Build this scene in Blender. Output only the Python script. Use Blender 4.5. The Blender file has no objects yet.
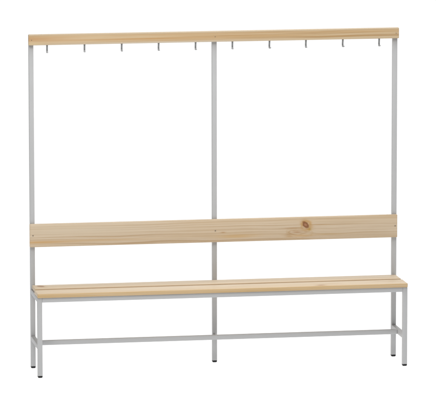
import bpy, bmesh, math, random
from mathutils import Vector, Matrix
random.seed(7)
S = bpy.context.scene
C = S.collection

# ------------------------------------------------------------------ dimensions (metres)
T = .025                      # square steel tube
HT = 1.80                     # top of the hook rail
D = .287                      # rear post front face -> front leg front face
HALF = 1.0                    # half length
SEAT_TOP, SEAT_BOT = .453, .4305
BR0, BR1 = .151, .176         # lower bracing
SR0, SR1 = .405, .430         # seat frame


# ------------------------------------------------------------------ node helpers
class NT:
    def __init__(self, mat):
        self.t = mat.node_tree
        self.t.nodes.clear()

    def n(self, typ, **kw):
        nd = self.t.nodes.new(typ)
        for k, v in kw.items():
            setattr(nd, k, v)
        return nd

    def put(self, sock, v):
        if isinstance(v, bpy.types.NodeSocket):
            self.t.links.new(v, sock)
        elif v is not None:
            sock.default_value = v

    def m(self, op, a, b=None, c=None, clamp=False):
        nd = self.n('ShaderNodeMath', operation=op, use_clamp=clamp)
        for s, v in zip(nd.inputs, (a, b, c)):
            self.put(s, v)
        return nd.outputs[0]

    def mix(self, fac, a, b, mode='MIX'):
        nd = self.n('ShaderNodeMix', data_type='RGBA', blend_type=mode)
        self.put(nd.inputs[0], fac)
        for s, v in ((nd.inputs[6], a), (nd.inputs[7], b)):
            self.put(s, v if isinstance(v, bpy.types.NodeSocket) else (*v, 1))
        return nd.outputs[2]

    def xyz(self, x, y, z):
        nd = self.n('ShaderNodeCombineXYZ')
        for s, v in zip(nd.inputs, (x, y, z)):
            self.put(s, v)
        return nd.outputs[0]

    def noise(self, vec, scale=1, detail=2, rough=.5):
        nd = self.n('ShaderNodeTexNoise')
        self.put(nd.inputs['Vector'], vec)
        nd.inputs['Scale'].default_value = scale
        nd.inputs['Detail'].default_value = detail
        nd.inputs['Roughness'].default_value = rough
        return nd.outputs[0]

    def ramp(self, fac, pts):
        nd = self.n('ShaderNodeValToRGB')
        e = nd.color_ramp.elements
        while len(e) < len(pts):
            e.new(.5)
        for el, (p, c) in zip(e, pts):
            el.position = p
            el.color = (c, c, c, 1) if not isinstance(c, tuple) else (*c, 1)
        self.put(nd.inputs[0], fac)
        return nd.outputs[0]


def new_mat(name):
    m = bpy.data.materials.new(name)
    m.use_nodes = True
    return m, NT(m)


def wood(name, pale, dark, warm, pith, spacing, seed, knots=(), marks=(), contrast=.6, axis='z', loops=()):
    """Pine board: growth rings around a pith line along x, bent round the knots, fine fibres, tinted streaks.
    knots: (x, t, rx, rt, strength)   marks: (x, t, rx, rt, colour, strength);  t is z or y by axis"""
    mat, t = new_mat(name)
    tc = t.n('ShaderNodeTexCoord').outputs['Object']
    sp = t.n('ShaderNodeSeparateXYZ')
    t.put(sp.inputs[0], tc)
    x, y, z = sp.outputs
    tr = z if axis == 'z' else y
    # rings
    dy = t.m('SUBTRACT', y, pith[0])
    dz = t.m('SUBTRACT', z, pith[1])
    r = t.m('SQRT', t.m('ADD', t.m('MULTIPLY', dy, dy), t.m('MULTIPLY', dz, dz)))
    w1 = t.noise(t.xyz(t.m('MULTIPLY_ADD', x, 1.1, seed), t.m('MULTIPLY', y, 5), t.m('MULTIPLY', z, 5)), 1, 2)
    r = t.m('MULTIPLY_ADD', t.m('SUBTRACT', w1, .5), .034, r)
    w2 = t.noise(t.xyz(t.m('MULTIPLY_ADD', x, 6, seed), t.m('MULTIPLY', y, 30), t.m('MULTIPLY', z, 30)), 1, 2)
    r = t.m('MULTIPLY_ADD', t.m('SUBTRACT', w2, .5), .0035, r)

    def gauss(cx, ct, rx, rt, power=1):
        a = t.m('DIVIDE', t.m('SUBTRACT', x, cx), rx)
        b = t.m('DIVIDE', t.m('SUBTRACT', tr, ct), rt)
        d2 = t.m('ADD', t.m('MULTIPLY', a, a), t.m('MULTIPLY', b, b))
        return t.m('POWER', 2.71828, t.m('MULTIPLY', d2, -1)), d2, b

    for kx, kt, rx, rt, s in knots:
        g, d2, b = gauss(kx, kt, rx * 2.6, rt * 2.2)
        r = t.m('ADD', r, t.m('MULTIPLY', t.m('MULTIPLY', g, b), .020 * s))
    v = t.m('DIVIDE', r, spacing)
    wv = t.noise(t.xyz(seed, t.m('MULTIPLY', v, .7), 0), 1, 1)
    v = t.m('MULTIPLY_ADD', wv, 1.3, v)
    ring = t.ramp(t.m('FRACT', v), [(0, .05), (.45, .2), (.80, .85), (.9, 1), (1, .05)])
    amp = t.noise(t.xyz(t.m('MULTIPLY_ADD', x, .9, seed + 5), t.m('MULTIPLY', v, .55), 3), 1, 1)
    amp = t.ramp(amp, [(.33, .12), (.68, 1)])
    fib = t.noise(t.xyz(t.m('MULTIPLY_ADD', x, 7, seed), t.m('MULTIPLY', y, 420), t.m('MULTIPLY', z, 420)), 1, 3, .6)
    fib2 = t.noise(t.xyz(t.m('MULTIPLY_ADD', x, 2.2, seed), t.m('MULTIPLY', y, 90), t.m('MULTIPLY', z, 90)), 1, 3, .6)
    fac = t.m('MULTIPLY', t.m('MULTIPLY', ring, amp), contrast)
    fac = t.m('ADD', fac, t.m('MULTIPLY', t.m('SUBTRACT', fib, .5), .75))
    fac = t.m('ADD', fac, t.m('MULTIPLY', t.m('SUBTRACT', fib2, .5), 1.15), clamp=True)
    col = t.mix(fac, pale, dark)
    big = t.noise(t.xyz(t.m('MULTIPLY_ADD', x, .8, seed + 11), t.m('MULTIPLY', y, 14), t.m('MULTIPLY', z, 14)), 1, 2)
    col = t.mix(t.ramp(big, [(.42, 0), (.70, .75)]), col, warm)
    # long even streaks along the board: greyer sapwood against tan
    stv = t.m('ADD', t.m('MULTIPLY', y, 1.3), z)
    stk = t.noise(t.xyz(t.m('MULTIPLY_ADD', x, .55, seed + 23), t.m('MULTIPLY', t.m('ADD', stv, t.m('MULTIPLY', w1, .03)), 110), seed), 1, 3, .65)
    col = t.mix(t.ramp(stk, [(.50, 0), (.72, .60)]), col, dark)
    col = t.mix(t.ramp(stk, [(.26, .55), (.46, 0)]), col, tuple(min(1, c * 1.07 + .012) for c in pale))
    w3 = t.noise(t.xyz(t.m('MULTIPLY', x, 22), t.m('MULTIPLY', y, 30), t.m('MULTIPLY', z, 60)), 1, 2)
    for lx, lt, rx, rt, wd, colr, s in loops:
        a = t.m('DIVIDE', t.m('SUBTRACT', x, lx), rx)
        b = t.m('DIVIDE', t.m('SUBTRACT', tr, lt), rt)
        d = t.m('SQRT', t.m('ADD', t.m('MULTIPLY', a, a), t.m('MULTIPLY', b, b)))
        d = t.m('MULTIPLY_ADD', t.m('SUBTRACT', w2, .5), 1.1, d)
        d = t.m('MULTIPLY_ADD', t.m('SUBTRACT', w3, .5), 1.0, d)
        e = t.m('DIVIDE', t.m('SUBTRACT', d, 1), wd)
        g = t.m('POWER', 2.71828, t.m('MULTIPLY', t.m('MULTIPLY', e, e), -1))
        col = t.mix(t.m('MULTIPLY', t.m('MULTIPLY', g, t.ramp(w3, [(.35, .25), (.6, 1)])), s, clamp=True), col, colr)
    for mx, mt, rx, rt, colr, s in marks:
        g, _, _ = gauss(mx, mt, rx, rt)
        ng = t.m('MULTIPLY', g, t.m('MULTIPLY_ADD', fib2, 1.1, .45))
        col = t.mix(t.m('MULTIPLY', ng, s, clamp=True), col, colr)
    for kx, kt, rx, rt, s in knots:
        # knot: rotated ragged oval with darker rim and a reddish heart
        jn = t.noise(t.xyz(t.m('MULTIPLY', x, 60), t.m('MULTIPLY', tr, 90), seed), 1, 3)
        a0 = t.m('SUBTRACT', x, kx)
        b0 = t.m('SUBTRACT', tr, kt)
        sh = t.m('MULTIPLY_ADD', a0, .45, b0)                # slanting
        a = t.m('DIVIDE', a0, rx)
        b = t.m('DIVIDE', sh, rt)
        d = t.m('SQRT', t.m('ADD', t.m('MULTIPLY', a, a), t.m('MULTIPLY', b, b)))
        d = t.m('MULTIPLY_ADD', t.m('SUBTRACT', jn, .5), .6, d)
        halo = t.ramp(t.m('MULTIPLY', d, .4), [(.2, 1), (.85, 0)])
        col = t.mix(t.m('MULTIPLY', halo, .5 * min(s, 1)), col, (.44, .24, .08))
        body = t.ramp(t.m('MULTIPLY', d, .5), [(.42, 1), (.60, 0)])
        col = t.mix(t.m('MULTIPLY', body, .95 * min(s, 1)), col, (.235, .098, .040))
        heart = t.ramp(t.m('MULTIPLY', d, .5), [(.12, 1), (.30, 0)])
        col = t.mix(t.m('MULTIPLY', heart, .6 * min(s, 1)), col, (.45, .235, .14))
    bs = t.n('ShaderNodeBsdfPrincipled')
    t.put(bs.inputs['Base Color'], col)
    t.put(bs.inputs['Roughness'], t.m('MULTIPLY_ADD', fib2, .2, .42))
    bs.inputs['Specular IOR Level'].default_value = .3
    bp = t.n('ShaderNodeBump')
    bp.inputs['Strength'].default_value = .10
    bp.inputs['Distance'].default_value = .0006
    t.put(bp.inputs['Height'], t.m('ADD', fib, t.m('MULTIPLY', ring, .4)))
    t.put(bs.inputs['Normal'], bp.outputs[0])
    o = t.n('ShaderNodeOutputMaterial')
    t.put(o.inputs[0], bs.outputs[0])
    return mat


def simple(name, colr, rough, metallic=0., var=.05, bump=.05, bscale=900, spec=.5):
    mat, t = new_mat(name)
    tc = t.n('ShaderNodeTexCoord').outputs['Object']
    big = t.noise(tc, 9, 3)
    k = t.m('MULTIPLY_ADD', t.m('SUBTRACT', big, .5), 2 * var, 1)
    col = t.mix(1, colr, (1, 1, 1))
    nd = t.n('ShaderNodeVectorMath', operation='SCALE')
    nd.inputs[0].default_value = colr
    t.put(nd.inputs['Scale'], k)
    bs = t.n('ShaderNodeBsdfPrincipled')
    t.put(bs.inputs['Base Color'], nd.outputs[0])
    t.put(bs.inputs['Roughness'], t.m('MULTIPLY_ADD', big, .15, rough - .07))
    bs.inputs['Metallic'].default_value = metallic
    bs.inputs['Specular IOR Level'].default_value = spec
    bp = t.n('ShaderNodeBump')
    bp.inputs['Strength'].default_value = bump
    bp.inputs['Distance'].default_value = .0004
    t.put(bp.inputs['Height'], t.noise(tc, bscale, 2))
    t.put(bs.inputs['Normal'], bp.outputs[0])
    o = t.n('ShaderNodeOutputMaterial')
    t.put(o.inputs[0], bs.outputs[0])
    return mat


STEEL = simple('light_grey_powder_coat', (.465, .47, .475), .45, var=.03, bump=.12)
BLACK = simple('black_plastic', (.010, .010, .011), .5, spec=.3)
ZINC = simple('zinc_plated_steel', (.25, .255, .26), .42, metallic=.3, var=.08)
SCREW = simple('screw_zinc', (.30, .25, .19), .45, metallic=.5)

BACK = wood('pine_backrest', (.62, .505, .370), (.455, .315, .180), (.56, .42, .262), (.030, .655), .0125, 3.0,
            knots=[(.494, .7425, .0170, .0165, 1.0)], loops=[(.450, .702, .046, .013, .20, (.42, .245, .10), .75), (.462, .699, .075, .027, .13, (.47, .31, .15), .38), (.496, .741, .030, .025, .30, (.50, .285, .085), .75)],
            marks=[(-.95, .687, .16, .007, (.56, .33, .12), .75), (-.62, .690, .25, .006, (.58, .38, .18), .5),
                   (.120, .690, .10, .009, (.57, .35, .12), .65), (.042, .713, .014, .0035, (.42, .23, .09), .7),
                   (.447, .704, .026, .0030, (.38, .19, .07), .9), (.425, .7265, .055, .0028, (.38, .22, .09), .9),
                   (.47, .684, .06, .006, (.55, .33, .12), .6), (.405, .690, .035, .0022, (.40, .23, .09), .7), (.57, .741, .06, .0022, (.44, .28, .13), .6), (.40, .679, .020, .003, (.48, .28, .11), .6),
                   (.62, .688, .10, .004, (.50, .33, .14), .5), (.515, .719, .008, .012, (.42, .27, .05), .75),
                   (-.75, .75, .40, .03, (.60, .505, .375), .6)],
            contrast=.8)
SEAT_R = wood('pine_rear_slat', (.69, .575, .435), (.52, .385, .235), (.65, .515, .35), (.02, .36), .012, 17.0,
              knots=[(-.952, -.048, .019, .024, .6)], marks=[(0, -.1350, 3, .003, (.36, .235, .125), .7)], contrast=.65, axis='y')  # full-length mark paints the slat gap's shade onto the front edge
SEAT_F = wood('pine_front_slat', (.70, .58, .435), (.52, .38, .225), (.65, .51, .34), (-.22, .33), .010, 29.0,
              marks=[(.530, -.274, .026, .010, (.36, .18, .08), .95), (.62, -.284, .07, .004, (.52, .32, .14), .5),
                     (-.3, -.2965, 3.0, .0038, (.52, .345, .15), .75)],
              contrast=.65, axis='y')
RAIL = wood('pine_hook_rail', (.585, .45, .285), (.37, .225, .10), (.50, .33, .165), (.05, 1.70), .016, 41.0,
            marks=[(-.98, 1.775, .20, .012, (.48, .275, .125), .7), (-.98, 1.752, .06, .006, (.62, .47, .25), .7),
                   (-.25, 1.7465, .62, .0075, (.58, .50, .39), .95), (.6, 1.747, .5, .004, (.60, .48, .32), .6), (0, 1.7985, 3, .0045, (.47, .39, .28), .8), (-.45, 1.768, .40, .0045, (.47, .26, .095), .75), (.15, 1.776, .35, .0028, (.40, .235, .09), .7), (.72, 1.762, .30, .0035, (.42, .245, .09), .75), (.80, 1.783, .25, .0030, (.44, .27, .11), .6), (-.2, 1.757, .3, .0028, (.44, .27, .11), .6),
                   (.35, 1.770, .25, .003, (.44, .25, .08), .6)],
            contrast=.8)


# ------------------------------------------------------------------ mesh helpers
def finish(name, bm, mat, parent=None, smooth=True):
    me = bpy.data.meshes.new(name)
    bmesh.ops.recalc_face_normals(bm, faces=bm.faces)
    bm.to_mesh(me)
    bm.free()
    me.materials.append(mat)
    o = bpy.data.objects.new(name, me)
    C.objects.link(o)
    if parent:
        o.parent = parent
    if smooth:
        for p in me.polygons:
            p.use_smooth = True
        me.set_sharp_from_angle(angle=math.radians(50)) if hasattr(me, 'set_sharp_from_angle') else None
    return o


def box_bm(x0, x1, y0, y1, z0, z1, bev=.0018, seg=2, cuts=0, bow=0.):
    bm = bmesh.new()
    bmesh.ops.create_cube(bm, size=1)
    for v in bm.verts:
        v.co = Vector(((x0 + x1) / 2 + v.co.x * (x1 - x0), (y0 + y1) / 2 + v.co.y * (y1 - y0),
                       (z0 + z1) / 2 + v.co.z * (z1 - z0)))
    if bev:
        bmesh.ops.bevel(bm, geom=list(bm.edges), offset=bev, segments=seg, profile=.5, affect='EDGES')
    return bm


def board(name, x0, x1, y0, y1, z0, z1, mat, parent, bev=.004, seg=3):
    bm = box_bm(x0, x1, y0, y1, z0, z1, bev, seg)
    return finish(name, bm, mat, parent)


def tube(name, x0, x1, y0, y1, z0, z1, parent, bev=.0022):
    return finish(name, box_bm(x0, x1, y0, y1, z0, z1, bev, 3), STEEL, parent)


def foot_cap(x, y, parent):
    """black plastic glide plugged on the tube end: square collar, stepping in to a rounded sole"""
    bm = bmesh.new()
    prof = [(.0124, .0115), (.0124, .0055), (.0118, .0035), (.0102, .0015), (.0075, .0003), (.004, 0)]
    rings = []
    for h, z in prof:
        ring = []
        c = h * .30
        for k in range(4):
            for a in (0, .5, 1):
                ang = math.pi / 2 * (k + a)
                sx = (1, -1, -1, 1)[k]
                sy = (1, 1, -1, -1)[k]
                ring.append(bm.verts.new((x + sx * (h - c) + c * math.cos(ang),
                                          y + sy * (h - c) + c * math.sin(ang), z)))
        rings.append(ring)
    n = len(rings[0])
    for a, b in zip(rings, rings[1:]):
        for i in range(n):
            bm.faces.new((a[i], a[(i + 1) % n], b[(i + 1) % n], b[i]))
    bm.faces.new(rings[0])
    bm.faces.new(rings[-1])
    return finish('foot_cap', bm, BLACK, parent)


def screw(x, y, z, parent, r=.0037):
    """domed countersunk head with a cross slot, facing the viewer side (-y)"""
    bm = bmesh.new()
    n = 20
    prof = [(r, .0008), (r, -.0006), (r * .8, -.0016), (r * .45, -.0021)]
    rings = [[bm.verts.new((x + q * math.cos(2 * math.pi * i / n), y + h, z + q * math.sin(2 * math.pi * i / n)))
              for i in range(n)] for q, h in prof]
    for a, b in zip(rings, rings[1:]):
        for i in range(n):
            bm.faces.new((a[i], a[(i + 1) % n], b[(i + 1) % n], b[i]))
    f = bm.faces.new(rings[-1])
    bm.faces.new(rings[0])
    r2 = bmesh.ops.inset_individual(bm, faces=[f], thickness=r * .12)
    for v in f.verts:
        v.co.y += .0012
    return finish('screw', bm, SCREW, parent)


def hook_bm(x, ztop):
    """bent flat-steel hook: hangs from the rail, leans back a little, then curls forward and up"""
    path = [(-.006, ztop - .0003), (-.006, ztop - .006), (-.0045, ztop - .014), (-.0025, ztop - .022),
            (-.0020, ztop - .029)]
    cy, cz, rad = -.0130, ztop - .0305, .0110
    for k in range(1, 9):
        a = math.radians(0 - 16 * k)
        path.append((cy + rad * math.cos(a), cz + rad * .95 * math.sin(a)))
    ly, lz = path[-1]
    path += [(ly - .0045, lz + .0012), (ly - .0085, lz + .0032)]
    th = .0034
    bm = bmesh.new()
    rings = []
    for i, (py, pz) in enumerate(path):
        a = Vector(path[max(i - 1, 0)])
        b = Vector(path[min(i + 1, len(path) - 1)])
        d = (b - a).normalized()
        nrm = Vector((-d.y, d.x))
        w = .0047 if i < len(path) - 1 else .0036
        if i == 0:
            w = .0056
        ring = []
        for k in range(12):
            ang = 2 * math.pi * k / 12
            ca, sa = math.cos(ang), math.sin(ang)
            ex = math.copysign(abs(ca) ** .5, ca) * w
            en = math.copysign(abs(sa) ** .6, sa) * th / 2
            ring.append(bm.verts.new((x + ex, py + nrm.x * en, pz + nrm.y * en)))
        rings.append(ring)
    for a, b in zip(rings, rings[1:]):
        for i in range(12):
            bm.faces.new((a[i], a[(i + 1) % 12], b[(i + 1) % 12], b[i]))
    bm.faces.new(rings[0])
    bm.faces.new(rings[-1])
    return bm


# ------------------------------------------------------------------ the bench
bench = bpy.data.objects.new('cloakroom_bench', None)
C.objects.link(bench)
bench['label'] = 'grey steel cloakroom bench with pine slats and ten coat hooks under its top rail'
bench['category'] = 'bench'

F = .10e-3
for xa in (-HALF, -T / 2, HALF - T):
    p = tube('rear_post', xa, xa + T, 0, T, .010, HT - .004, bench)
    foot_cap(xa + T / 2, T / 2, p)
for xa in (-HALF, HALF - T):
    p = tube('front_leg', xa, xa + T, -D, -D + T, .010, SR1, bench)
    foot_cap(xa + T / 2, -D + T / 2, p)
# seat frame
tube('front_seat_rail', -HALF + T + F, HALF - T - F, -D + .0006, -D + T, SR0, SR1 - .0004, bench)
for xa in (-HALF + .0005, -T / 2, HALF - T + .0005):
    yf = -D + T + F
    tube('seat_bearer', xa, xa + T - .001, yf, -F, SR0, SR1 - .0004, bench)
# lower bracing
SY0 = -.150
for xa in (-HALF + .0005, HALF - T + .0005):
    tube('side_brace', xa, xa + T - .001, -D + T + F, -F, BR0, BR1, bench)
tube('stretcher', -HALF + T + F, HALF - T - F, SY0, SY0 + T, BR0 + .0004, BR1 - .0004, bench)
tube('stretcher_bracket', -.0105, .0020, SY0 + T + F, -F, BR0 + .0010, BR0 + .0055, bench, .0010)
# pine slats of the seat
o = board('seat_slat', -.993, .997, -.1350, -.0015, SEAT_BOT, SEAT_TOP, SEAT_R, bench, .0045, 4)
o = board('seat_slat', -1.001, 1.000, -.2965, -.1630, SEAT_BOT, SEAT_TOP, SEAT_F, bench, .0050, 4)
# backrest board
b = board('backrest', -1.004, 1.000, -.0205, -.0005, .6605, .7845, BACK, bench, .0030, 3)
for x in (-.9875, 0, .9875):
    screw(x, -.0205, .7235, b)
# hook rail
r = board('hook_rail', -1.003, 1.004, -.0225, -.0005, 1.7435, 1.8010, RAIL, bench, .0035, 3)
for x in (-.9875, 0, .9875):
    screw(x, -.0225, 1.772, r, .0024)
hk = finish('coat_hook', hook_bm(0, 1.7435), ZINC, r)
for i in range(10):
    h = hk if i == 0 else hk.copy()
    if i:
        C.objects.link(h)
        h.parent = r
    h.location = (-.902 + .2 * i + random.uniform(-.0012, .0012), 0, 0)
    h.rotation_euler = (0, 0, math.radians(random.uniform(-5, 5)))

# ------------------------------------------------------------------ backdrop: white studio sweep, glow added to wash out contact shadows
mat, t = new_mat('white_emissive_sweep')
bs = t.n('ShaderNodeBsdfPrincipled')
tc = t.n('ShaderNodeTexCoord').outputs['Object']
nz = t.noise(tc, .7, 3)
t.put(bs.inputs['Base Color'], t.ramp(nz, [(0, .24), (1, .27)]))
bs.inputs['Roughness'].default_value = .8
bs.inputs['Specular IOR Level'].default_value = .1
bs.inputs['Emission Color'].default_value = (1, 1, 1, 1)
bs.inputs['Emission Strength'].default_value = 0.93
o = t.n('ShaderNodeOutputMaterial')
t.put(o.inputs[0], bs.outputs[0])
bm = bmesh.new()
prof = [(-9, 0), (-4, 0), (0, 0), (8, 0), (12, 0)]
for k in range(1, 13):
    a = math.pi / 2 * k / 12
    prof.append((12 + 4 * math.sin(a), 4 - 4 * math.cos(a)))
prof.append((16, 7))
cols = []
for y, z in prof:
    cols.append([bm.verts.new((x, y, z)) for x in (-14, -7, 0, 7, 14)])
for a, b2 in zip(cols, cols[1:]):
    for i in range(4):
        bm.faces.new((a[i], a[i + 1], b2[i + 1], b2[i]))
bd = finish('studio_floor', bm, mat)
bd['kind'] = 'structure'

# ------------------------------------------------------------------ light
w = bpy.data.worlds.new('World')
S.world = w
w.use_nodes = True
w.node_tree.nodes['Background'].inputs[0].default_value = (.97, .985, 1, 1)
w.node_tree.nodes['Background'].inputs[1].default_value = .12


def area(name, loc, target, size, power, colr=(1, 1, 1)):
    l = bpy.data.lights.new(name, 'AREA')
    l.shape = 'RECTANGLE'
    l.size, l.size_y = size
    l.energy = power
    l.color = colr
    ob = bpy.data.objects.new(name, l)
    C.objects.link(ob)
    ob.location = loc
    ob.rotation_euler = (Vector(target) - Vector(loc)).to_track_quat('-Z', 'Y').to_euler()
    return ob


area('softbox_key', (-2.2, -5.0, 5.9), (0, 0, .7), (4, 3), 300, (1, .985, .96))
area('softbox_top', (1.0, -.6, 5.5), (0, -.1, .5), (4.5, 2.0), 210)

# ------------------------------------------------------------------ camera
yaw, pit, roll, d = .1706, .1454, .0012, 22.83
tgt = Vector((-.0076, -.15, .8955))
dirv = Vector((-math.sin(yaw) * math.cos(pit), -math.cos(yaw) * math.cos(pit), math.sin(pit)))
cam = bpy.data.cameras.new('Camera')
co = bpy.data.objects.new('Camera', cam)
C.objects.link(co)
co.location = tgt + dirv * d
q = (-dirv).to_track_quat('-Z', 'Y')
co.rotation_euler = (q.to_matrix() @ Matrix.Rotation(-roll, 3, 'Z')).to_euler()
cam.sensor_fit = 'HORIZONTAL'
cam.sensor_width = 36
cam.lens = 4275.4 / 436 * 36
cam.clip_start = .5
cam.clip_end = 200
S.camera = co

S.view_settings.view_transform = 'Standard'
S.view_settings.look = 'None'
S.view_settings.exposure = 0
S.view_settings.gamma = 1
